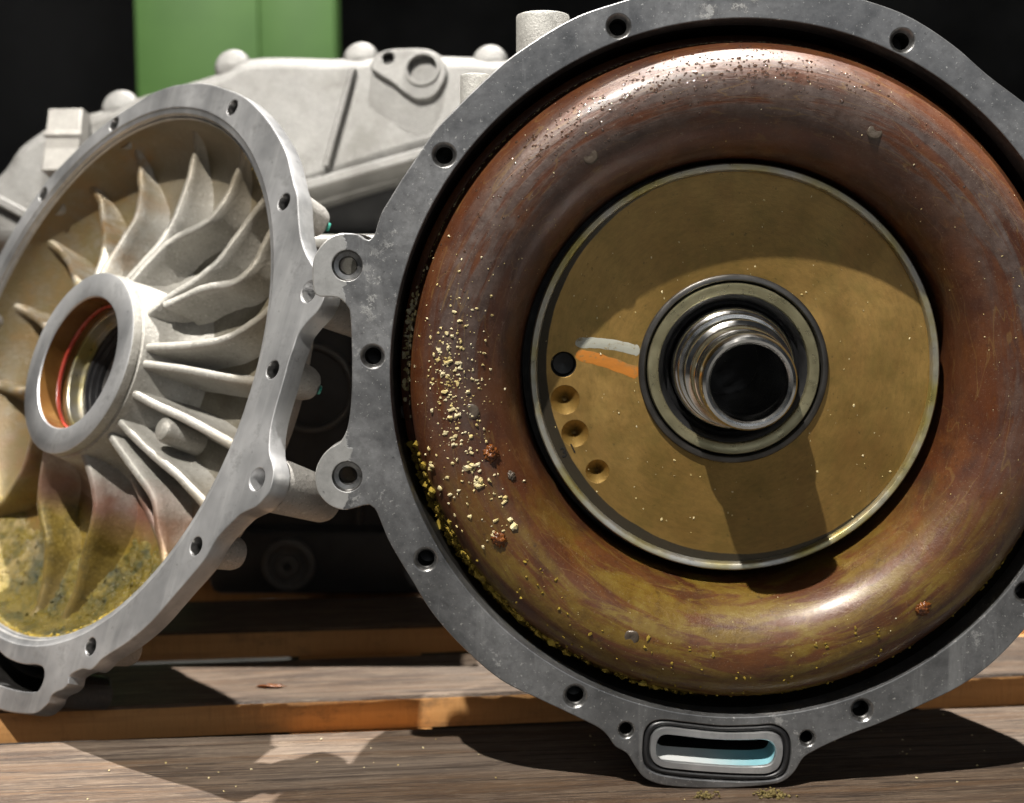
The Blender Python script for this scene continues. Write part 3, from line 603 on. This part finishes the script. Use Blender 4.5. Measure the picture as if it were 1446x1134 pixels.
hub.data.materials.append(MAT['milled_aluminium']); hub.data.materials.append(MAT['oil_varnish'])
for pgn in hub.data.polygons:
    c = pgn.center; r = math.hypot(c.x, c.y)
    if c.z > .0094: pgn.material_index = 1
    elif r < .0482: pgn.material_index = 2
turned('seal_lip', [(.0480, -.0050), (.0470, -.0042), (.0462, -.0050), (.0462, -.0068), (.0470, -.0076), (.0480, -.0070)], 'red_seal', hub, 96, 60)
turned('bearing_sleeve', [(.0479, -.0125), (.0455, -.0125), (.0450, -.013), (.0450, -.021), (.0425, -.0215), (.0420, -.022), (.0420, -.028)], 'plate_rim', hub, 96, 40)
turned('oil_seal', [(.0421, -.0235), (.0412, -.0228), (.0395, -.0232), (.0390, -.026), (.0372, -.0262), (.0365, -.0300), (.0350, -.0300), (.0345, -.040)], 'black_rubber', hub, 96, 50)
turned('inner_sleeve', [(.0346, -.034), (.0338, -.0335), (.0332, -.034), (.0330, -.09)], 'dark_steel', hub, 80, 50)
turned('hub_tail', [(.0525, -.060), (.0505, -.085), (.045, -.086), (.034, -.086)], 'cover_wall', hub, 64, 50)
CREST = [(.055, .001), (.066, 0), (.10, -.012), (.13, -.020), (.155, -.026), (.175, -.026), (.187, -.0185), (.191, -.015)]
def cz(r):
    for a, b in zip(CREST, CREST[1:]):
        if a[0] <= r <= b[0]: return a[1] + (b[1] - a[1]) * (r - a[0]) / (b[0] - a[0])
    return CREST[-1][1]
def rib(pts, low=0.0, th=.0058, fade=0, mat='cast_cover'):
    """curved upright rib; pts = (radius, angle) along its crest, from rim to hub"""
    P = sorted(pts); n = 40
    if fade == 0 and P[-1][0] < .186: P.append((.1868, P[-1][1] + max(-6, min(6, (P[-1][1] - P[-2][1]) / max(P[-1][0] - P[-2][0], .004) * (.1868 - P[-1][0]) * .5))))
    v, f = [], []; r0, r1 = P[0][0], P[-1][0]
    sm = []
    for i in range(n + 1):
        r = r0 + (r1 - r0) * i / n
        for a, b in zip(P, P[1:]):
            if a[0] <= r <= b[0] + 1e-9: t = (r - a[0]) / max(b[0] - a[0], 1e-9); sm.append([r, a[1] + (b[1] - a[1]) * t]); break
    for _ in range(5):
        q = [s[1] for s in sm]
        for i in range(1, n): sm[i][1] = .25 * q[i - 1] + .5 * q[i] + .25 * q[i + 1]
    C = [Vector((r * math.cos(rad(a)), r * math.sin(rad(a)))) for r, a in sm]
    for i, (r, a) in enumerate(sm):
        d = (C[min(i + 1, n)] - C[max(i - 1, 0)]).normalized(); q = Vector((-d.y, d.x))
        top = cz(r) - low; bot = fz(r) - .004
        if fade: k = min(1, (r1 - r) / fade); top = bot + (top - bot) * (.15 + .85 * (1 - (1 - k) ** 2)) if k < 1 else top
        top = max(top, bot + .002)
        top += .0005 * mnoise.noise((r * 60, a, 3))
        w = th * .5 * (1 + .12 * mnoise.noise((r * 40, a, 8)))
        for s, z in ((-3.4, bot), (-1.75, bot + (top - bot) * .28), (-1.18, bot + (top - bot) * .75), (-.95, top - .0012), (-.62, top - .0003), (0, top), (.62, top - .0003), (.95, top - .0012), (1.18, bot + (top - bot) * .75), (1.75, bot + (top - bot) * .28), (3.4, bot)):
            c = C[i] + q * (w * s); v.append((c.x, c.y, z))
    m = 11
    for i in range(n):
        for j in range(m - 1): a = i * m + j; f.append((a, a + m, a + m + 1, a + 1))
    f.append(tuple(range(m))); f.append(tuple(n * m + k for k in range(m))[::-1])
    return sharp(obj('rib', v, f, mat, cv), 60)
RIBS = [
 [(0.172, 129.0), (0.154, 129.1), (0.1183, 124.3), (0.064, 121)],
 [(0.1828, 111.1), (0.1693, 112.4), (0.1481, 109.8), (0.1250, 106.5), (0.1095, 109.0), (.085, 115), (0.064, 117.9)],
 [(0.182, 87.8), (0.1647, 88.6), (0.1419, 85.5), (0.1181, 80.2), (0.095, 78), (.064, 80)],
 [(0.1781, 66.2), (0.1644, 66.5), (0.1483, 64.4), (0.1352, 62.9), (0.1218, 65.3), (0.1106, 70.9), (0.0978, 74.6), (0.0823, 75.1), (0.064, 74.0)],
 [(0.176, 51), (0.1685, 50.6), (0.1535, 50.7), (0.1375, 47.5), (0.1226, 44.1), (0.1098, 43.1), (0.0937, 42.8), (0.0782, 42.2), (0.064, 38)],
 [(0.176, 42), (0.1598, 39.3), (0.1479, 34.8), (0.1332, 33.0), (0.118, 35.9), (0.1024, 38.4), (0.0888, 38.4), (.080, 39)],
 [(0.178, 23), (0.1544, 20.0), (0.1384, 17.1), (0.1249, 15.1), (0.1035, 14.8), (0.064, 15.8)],
 [(0.178, 3.5), (0.1522, 3.5), (0.1333, 3.7), (0.1143, 4.4), (0.0956, 5.2), (0.0778, 5.5), (0.064, 5.8)],
 [(0.178, -12.2), (0.152, -12.2), (0.1293, -12.0), (0.1083, -11.9), (0.0883, -12.5), (0.064, -12.4)],
 [(0.178, -27), (0.153, -27.6), (0.1287, -27.7), (0.1082, -29.1), (0.094, -30.0), (0.0781, -30.4), (0.0640, -31.1)],
 [(0.170, -45), (0.1443, -43.1), (0.1341, -40.9), (0.1287, -39.0), (0.1157, -38.8), (0.0977, -40.1), (0.064, -41.5)],
 [(0.170, -83), (0.1357, -77.2), (0.1259, -75.1), (0.1135, -70.2), (0.1033, -66.5), (0.0929, -65.4), (0.0794, -65.0), (0.064, -67.6)],
 [(0.170, -96), (0.1365, -98.4), (0.1253, -99.7), (0.1180, -104), (0.1126, -110.0), (0.0944, -113.8), (0.064, -113.8)],
 [(.17, -137), (.14, -136), (.11, -134), (.085, -139), (.064, -141)],
 [(0.1758, -173.0), (.14, -170.5), (0.1084, -168.5), (.064, -167)], [(0.1691, 166.4), (0.1171, 166.2), (.064, 164)], [(0.1703, 147.5), (0.1357, 145.6), (0.0967, 141.4), (.064, 138)]]
for R in RIBS: rib(R)
rib([(.155, -54), (0.1444, -51.9), (0.1331, -50.5), (0.1136, -50.6), (0.085, -52)], .018, fade=.03)
rib([(.160, 103), (0.1477, 100.7), (0.1312, 95.1), (0.1155, 91.2), (0.085, 93)], .020, fade=.03)
rib([(.165, 77.5), (0.1489, 75.3), (0.1314, 74.0), (0.11, 74)], .022, fade=.03)
cyl('knob', (.0985 * math.cos(rad(-19.5)), .0985 * math.sin(rad(-19.5)), -.058), (.0985 * math.cos(rad(-19.5)), .0985 * math.sin(rad(-19.5)), -.012), .0125, .0088, 'cast_cover', cv, 28, .0045)
# bosses behind the flange
for i, (x, y) in enumerate(LH):
    o = cyl('bolt_boss', (x * .99, y * .99, -.0122), (x * .985, y * .985, -.034), .0125, .0108, 'cover_wall', cv, 28, .005)
    if i in (2, 3):
        t = cyl('paint_dot', (x * .985 + .0085, y * .985 - .002, -.033), (x * .985 + .0093, y * .985 - .002, -.0345), .003, .0028, 'teal_paint', o, 14, .0003)
for x, y in LLUG: cyl('lug_post', (x - .0022, y, -.0122), (x - .004, y, -.060), .0168, .0140, 'cover_wall', cv, 36, .005)
sharp(obj('port_boss', *loft([[(x * 1.12 - .002, y * 1.035, -.0122) for x, y in resamp(sl, 80)], [(x * 1.1, y * 1.02, -.05) for x, y in resamp(sl, 80)], [(x * .9, y, -.055) for x, y in resamp(sl, 80)], [(0, -.21, -.055)] * 80]), 'shaded_casting', cv))  # darker casting paints in the shade on this rear body
sharp(obj('port_wall', *loft([[(x, y, -.0004) for x, y in resamp(sl, 80)], [(x, y, -.05) for x, y in resamp(sl, 80)]]), 'recess_black', cv))  # walls blackened to stand for the shade inside the slot

# old fluid residue in the bowl
def sludge():
    v, f = [], []; na, nr = 150, 52
    for i in range(na + 1):
        a = -150 + 128 * i / na
        for j in range(nr + 1):
            r = .105 + (.1895 - .105) * j / nr; x, y = r * math.cos(rad(a)), r * math.sin(rad(a))
            lv = -y - .110 + .03 * mnoise.noise((x * 30, y * 30, 1)) - .12 * max(0, x - .06)
            h = max(-.004, min(.0075, lv * .20))
            k = mnoise.fractal((x * 55, y * 55, 2), 1, 2, 5) * .5
            h += (.0045 * k + .0024 * mnoise.noise((x * 260, y * 260, 4))) * (1 if lv > -.008 else .0)
            edge = min(1, j / 6, (nr - j) / 3 + .25, i / 8, (na - i) / 8)
            v.append((x, y, fz(r) + h * edge - .0014))
    for i in range(na):
        for j in range(nr): a = i * (nr + 1) + j; f.append((a, a + nr + 1, a + nr + 2, a + 1))
    rd = random.Random(21); base = list(v)
    for _ in range(900):
        p = Vector(rd.choice(base[6:])); 
        if p.y > -.128 or p.z > -.006: continue
        k = abs(rd.gauss(.0006, .0007)) + .0004; b = len(v)
        v += [tuple(p + Vector((c.x * rd.uniform(.6, 1.4), c.y * rd.uniform(.6, 1.4), c.z * .7)) * k) for c in ICO_V]; f += [tuple(b + i for i in t) for t in ICO_F]
    o = obj('sludge', v, f, 'wet_sludge'); o.matrix_world = ML
    tag(o, 'wet yellow-green sludge lying in the bottom of the ribbed cover', 'sludge', None, 'stuff')
sludge()

# ------------------------------------------------------------------ pale gear casing behind
CG = Vector((-.2359, 1.32, .4047)); NG = Vector((-.1207, -.9457, .3018)); MG = frame(CG, NG)
gc = thing('gear_casing', 'pale cast gear casing with domed bolt bosses behind the ribbed cover', 'gear casing', MG)
BODY = [(-0.2786, -0.0948), (-0.2689, -0.0569), (-0.244, -0.0293), (-0.2322, -0.0085), (-0.2162, 0.0054), (-0.1965, 0.0171), (-0.1762, 0.0239), (-0.1559, 0.0293), (-0.1124, 0.0442), (-0.0455, 0.0643), (-0.0159, 0.0785), (0.075, 0.0784), (0.1148, 0.0805), (0.1808, 0.0787), (0.2331, 0.0738), (0.2786, 0.0615), (0.2866, 0.0075), (0.2233, -0.0053), (0.1531, -0.0229), (0.0955, -0.0413), (0.0504, -0.0559), (-0.0145, -0.0746), (-0.0997, -0.0981), (-0.194, -0.1083)]
bl = spline(BODY, .006)
plate('casing_body', bl, [], -.11, 0, 'pale_casting', gc, .016, 6)
plate('casing_lip', [(x * 1.012, y * 1.01 - .0035) for x, y in bl], [], -.042, -.026, 'pale_casting', gc, .003, 3)
for x, y, r in ((-.0292, .0700, .0175), (.0929, .0760, .0168), (-.1349, .0300, .0185), (.2135, .0715, .0165), (-.180, .012, .013)):
    prof = [(r * 1.06, -.09), (r, -.014)] + [(r * (.62 + .38 * math.cos(t * math.pi / 16)) if t < 8 else r * .6, -.010 + r * .42 * math.sin(t * math.pi / 16)) for t in range(9)] + [(r * .35, -.010 + r * .48), (0.0001, -.010 + r * .50)]
    turned('bolt_dome', [(max(a, .0002), b) for a, b in prof], 'pale_casting', gc, 36, 60).location = (x, y, 0)
PL = [(0.1059, 0.062), (0.1099, 0.073), (0.1183, 0.0777), (0.1413, 0.0794), (0.1598, 0.0777), (0.1714, 0.07), (0.1766, 0.0562), (0.1727, 0.0425), (0.1647, 0.0324), (0.1504, 0.0299), (0.1383, 0.0368), (0.1266, 0.0466), (0.115, 0.0536)]
pd = plate('port_pad', spline(PL, .002), [circle(.1542, .0592, .0130, 32), circle(.122, .070, .0052, 20)], -.004, .006, 'pale_casting', gc, .0016, 3)
turned('port_bore', [(.0132, .0058), (.0126, .004), (.0120, -.008), (.0060, -.009), (.0045, -.010), (.0043, -.025), (.0002, -.026)], 'thread', pd, 32, 50).location = (.1542, .0592, 0)
turned('port_ring', [(.0170, .0058), (.0165, .0080), (.0140, .0082), (.0131, .0065), (.0130, .005)], 'pale_casting', pd, 36, 50).location = (.1542, .0592, 0)
turned('bolt_hole', [(.0053, .0062), (.0048, .0052), (.0046, -.012), (.0001, -.0125)], 'dark_steel', pd, 20, 50).location = (.122, .070, 0)
def bar(name, p0, p1, w, z0, z1, mat, parent):
    p0, p1 = Vector(p0), Vector(p1); d = (p1 - p0).normalized() * .5; q = Vector((-d.y, d.x)) * w
    return plate(name, [tuple(p0 - q), tuple(p1 - q), tuple(p1 + q), tuple(p0 + q)], [], z0, z1, mat, parent, .0018, 3)
bar('web', (.0894, .0609), (.0701, -.0331), .006, -.004, .0075, 'pale_casting', gc)
bar('edge_rib', (.035, -.0560), (.240, .0030), .010, -.03, .006, 'pale_casting', gc)
bar('edge_rib', (-.2402, -.0639), (-.19, -.0890), .009, -.03, .010, 'pale_casting', gc)
plate('cast_block', [(-.1946, -.04), (-.1589, -.04), (-.1600, .0200), (-.1930, .0200)], [], -.03, .018, 'cover_wall', gc, .002, 3)
bbox('block_band', (-.1952, -.0075, .0175), (-.1580, -.0025, .0200), 'cover_wall', gc, .0006)

# dark lower gearbox
gb = thing('lower_gearbox', 'dark gearbox underside in shadow between the ribbed cover and the bell housing', 'gearbox', Matrix.Translation((-.12, 1.215, ZP)))
bbox('body', (-.17, .03, .012), (.30, .33, .250), 'shaded_paint', gb, .018)
bbox('sump', (-.15, .012, .0005), (.26, .30, .060), 'shaded_paint', gb, .010)
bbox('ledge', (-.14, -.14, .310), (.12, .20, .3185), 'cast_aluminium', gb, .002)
bbox('shade_block', (-.13, .13, .3190), (.22, .20, .366), 'shaded_paint', gb, .006)  # dark block added for the shade in the recess above the ledge
bbox('neck', (-.12, .06, .245), (.24, .30, .3095), 'shaded_paint', gb, .008)
v, f = lathe([(.040, 0), (.0392, -.006), (.036, -.007), (.0345, -.002), (.034, .02)], 64)
sharp(obj('ring', [(a, c + .030, -b) for a, b, c in v], f, 'shaded_casting', gb)).location = (-.058, 0, .185)
v, f = lathe([(.0235, .004), (.0235, -.005), (.0215, -.0065), (.018, -.0065), (.0165, -.004), (.0105, -.003), (.0100, -.009), (.0092, -.010), (.0036, -.010), (.003, -.004), (.0002, -.003)], 40)
sharp(obj('drain_plug', [(a, c + .010, -b) for a, b, c in v], f, 'shaded_casting', gb)).location = (-.077, 0, .030)
for x in (-.020, .045, .11): bbox('web', (x, .018, .062), (x + .007, .032, .240), 'shaded_paint', gb, .002)
for x, z in ((-.135, .085), (-.135, .205), (.012, .085), (.012, .215), (.085, .11)):
    v, f = lathe([(.0085, .004), (.0085, -.004), (.0075, -.005), (.0062, -.005), (.0060, -.011), (.0052, -.012), (.0002, -.012)], 6)
    sharp(obj('bolt', [(a, c + .028, -b) for a, b, c in v], f, 'shaded_casting', gb)).location = (x, 0, z)

# ------------------------------------------------------------------ crumbs, drops and small bits
def scatter(name, pts, mat, M, label, cat, flat=.65, rough=.55):
    v, f = [], []; rnd = random.Random(len(pts))
    for (p, n, s) in pts:
        q = n.to_track_quat('Z', 'Y'); b = len(v); ang = rnd.random() * 6.3; ca, sa = math.cos(ang), math.sin(ang)
        ax = 1 + rnd.uniform(-.5, .7)
        for c in ICO_V:
            k = s * (1 + rnd.uniform(-rough, rough)); a = Vector((c.x * ca - c.y * sa, (c.x * sa + c.y * ca) * ax, c.z * flat)) * k
            v.append(p + q @ a + n * s * .35)
        f += [tuple(b + i for i in t) for t in ICO_F]
    o = obj(name, v, f, mat, None, False); o.matrix_world = M; return tag(o, label, cat, None, 'stuff')
def on_shell(r, a): return Vector((r * math.cos(a), r * math.sin(a), tz(r)))
rnd = random.Random(3); pts = []
def add_shell(r, deg, s):
    if not .1275 < r < .1975: return
    a = rad(deg); n = tnormal(r, a) if r < .1925 else Vector((0, 0, 1)); pts.append((on_shell(r, a), n, s))
for _ in range(230):                                      # loose spread on the left flank
    add_shell(rnd.gauss(.1625, .012), rnd.gauss(183, 12), abs(rnd.gauss(.0002, .00033)) + .0002)
for _ in range(110): add_shell(rnd.gauss(.166, .006), rnd.gauss(179, 5), abs(rnd.gauss(.0003, .00032)) + .00022)
for _ in range(120): add_shell(rnd.uniform(.190, .1970), rnd.gauss(174, 6), abs(rnd.gauss(.0006, .0004)) + .0003)
for _ in range(70): add_shell(rnd.uniform(.150, .186), rnd.uniform(190, 214), abs(rnd.gauss(.0005, .0004)) + .0003)
for cx, cy in ((.160, 201), (.162, 202), (.161, 198), (.166, 213), (.163, 187)):
    for _ in range(6): add_shell(cx + rnd.gauss(0, .0016), cy + rnd.gauss(0, .6), rnd.uniform(.0006, .0017))
for _ in range(420): add_shell(rnd.uniform(.1912, .1932), rnd.uniform(60, 185), rnd.uniform(.0002, .00042))   # dust line along the outer edge
for _ in range(160): add_shell(rnd.uniform(.13, .187), rnd.uniform(0, 360), rnd.uniform(.00018, .0004))
disc_pts = []
for _ in range(130):
    r, a = .057 + (.114 - .057) * rnd.random(), rnd.uniform(0, 6.283); disc_pts.append((Vector((r * math.cos(a), r * math.sin(a), ZD)), Vector((0, 0, 1)), rnd.choice((.0002, .00025, .0003, .0004, .0006))))
scatter('pale_crumbs', pts + disc_pts, 'pale_crumb', MCS, 'pale yellow corrosion crumbs sprinkled over the brown converter shell', 'crumbs')
pts = []
for _ in range(520):                                      # olive crust in the lower left gap
    d = rnd.uniform(192, 262); r = rnd.gauss(.1940, .0028); add_shell(min(r, .1974), d, abs(rnd.gauss(.0009, .0007)) + .0004)
for _ in range(160): add_shell(rnd.uniform(.1895, .197), rnd.uniform(200, 236), abs(rnd.gauss(.0016, .0008)) + .0005)
for _ in range(90): add_shell(rnd.uniform(.155, .19), rnd.uniform(215, 300), rnd.uniform(.0003, .0011))
for _ in range(60): add_shell(rnd.uniform(.189, .197), rnd.uniform(318, 334), rnd.uniform(.0005, .0018))
for _ in range(200): add_shell(rnd.uniform(.1885, .197), rnd.uniform(236, 325), rnd.uniform(.0003, .0009))
scatter('olive_crumbs', pts, 'olive_crumb', MCS, 'olive-yellow crust of crumbs along the lower edge of the converter', 'crumbs')
lp = []                                                   # crust on the inner lip of the cover
for _ in range(520):
    a = rad(rnd.uniform(-118, 60)); w = 1 if math.degrees(a) < -12 else .45
    r = rnd.uniform(.1885, .1908); lp.append((Vector((r * math.cos(a), r * math.sin(a), -.0075)), Vector((0, 0, 1)), rnd.uniform(.0004, .0011) * w))
scatter('rim_crust', lp, 'olive_crumb', ML, 'thin yellow crust along the inner lip of the ribbed cover', 'crust')
wd = []
for _ in range(70):
    wd.append((Vector((rnd.uniform(-.45, .4), rnd.uniform(.755, .885), .0002)), Vector((0, 0, 1)), rnd.uniform(.0003, .0008)))
scatter('plank_grit', wd, 'pale_crumb', PM, 'fine grit scattered on the front plank', 'grit')

def drops():
    v, f = [], []; rd = random.Random(11)
    for _ in range(900):
        deg = rd.gauss(105, 21); r = rd.gauss(.1735, .0075)
        if not .150 < r < .1885: continue
        a = rad(deg); p, n = on_shell(r, a), tnormal(r, a); s = min(.0016, abs(rd.gauss(.00022, .00034)) + .00018)
        q = n.to_track_quat('Z', 'Y'); b = len(v); K = 10
        for h, k in ((0, 1), (.17, .82), (.27, .45)):
            for i in range(K): t = 6.2832 * i / K; v.append(p + q @ Vector((s * k * math.cos(t), s * k * math.sin(t), s * h + .00002)))
        v.append(p + n * s * .31)
        for l in range(2):
            for i in range(K): f.append((b + l * K + i, b + l * K + (i + 1) % K, b + (l + 1) * K + (i + 1) % K, b + (l + 1) * K + i))
        for i in range(K): f.append((b + 2 * K + i, b + 2 * K + (i + 1) % K, b + 3 * K))
    o = obj('oil_drops', v, f, 'oil_drop'); o.matrix_world = MCS
    tag(o, 'clear droplets beaded on the upper curve of the converter shell', 'droplets', None, 'stuff')
drops()

def clump(name, M, mat, label, cat, size, seed, n=7, flat=.7):
    bm = bmesh.new(); rd = random.Random(seed)
    bmesh.ops.create_icosphere(bm, subdivisions=4, radius=size)
    for vv in bm.verts:
        d = vv.co.normalized(); k = .85 + .45 * mnoise.fractal(d * 3.2 + Vector((seed, 0, 0)), .6, 2.3, 6)
        vv.co = Vector((d.x * size * k * 1.15, d.y * size * k, d.z * size * k * flat))
    me = bpy.data.meshes.new(name); bm.to_mesh(me); bm.free(); o = wrap(name, me, mat); o.matrix_world = M; tag(o, label, cat); return o
def shell_m(x, y):
    r, th = math.hypot(x, y), math.atan2(y, x); n = tnormal(r, th); M = frame(Vector((x, y, tz(r))), n) if abs(n.z) < .999 else Matrix.Translation((x, y, tz(r))); return MCS @ M
clump('rust_clump', shell_m(-.142, -.0425), 'rust', 'dark red-brown rust clump on the left flank among the pale crumbs', 'rust clump', .0046, 3.1)
clump('rust_clump', shell_m(-.1375, -.0915), 'rust', 'orange rust clump lower on the left flank above the olive crust', 'rust clump', .0042, 8.4)
clump('rust_clump', shell_m(.1040, -.1305), 'rust', 'small rust blister on the lower right of the converter shell', 'rust clump', .0042, 5.7, flat=.35)
clump('rust_clump', shell_m(-.1305, -.0560), 'grey_puck', 'small dark grey nodule between the two rust clumps', 'rust clump', .0026, 2.2)
def tuft(x, y, size, label, seed):
    v, f = [], []; rd = random.Random(seed)
    for _ in range(90):
        k = size * rd.uniform(.05, .16); p = Vector((rd.gauss(0, size * .55), rd.gauss(0, size * .28), rd.random() ** 2 * size * .35)); b = len(v)
        v += [p + Vector((c.x * rd.uniform(.6, 1.5), c.y * rd.uniform(.6, 1.5), c.z * rd.uniform(.5, 1.2))) * k for c in ICO_V]; f += [tuple(b + i for i in t) for t in ICO_F]
    o = obj('moss_tuft', v, f, 'moss', None, False); o.location = (x, y, ZP + .0004); tag(o, label, 'moss')
tuft(.111, .781, .0060, 'small olive moss crumb against the foot of the oil port', 4)
tuft(.150, .783, .0080, 'wider patch of moss crumbs right of the oil port foot', 5)
ch = clump('bark_chip', Matrix.Translation((-.172, .978, ZP + .001)), 'rust', 'small reddish bark chip lying on the sunlit second plank', 'bark chip', .006, 6.6, flat=.3)
ch.scale = (1.4, .55, .5)
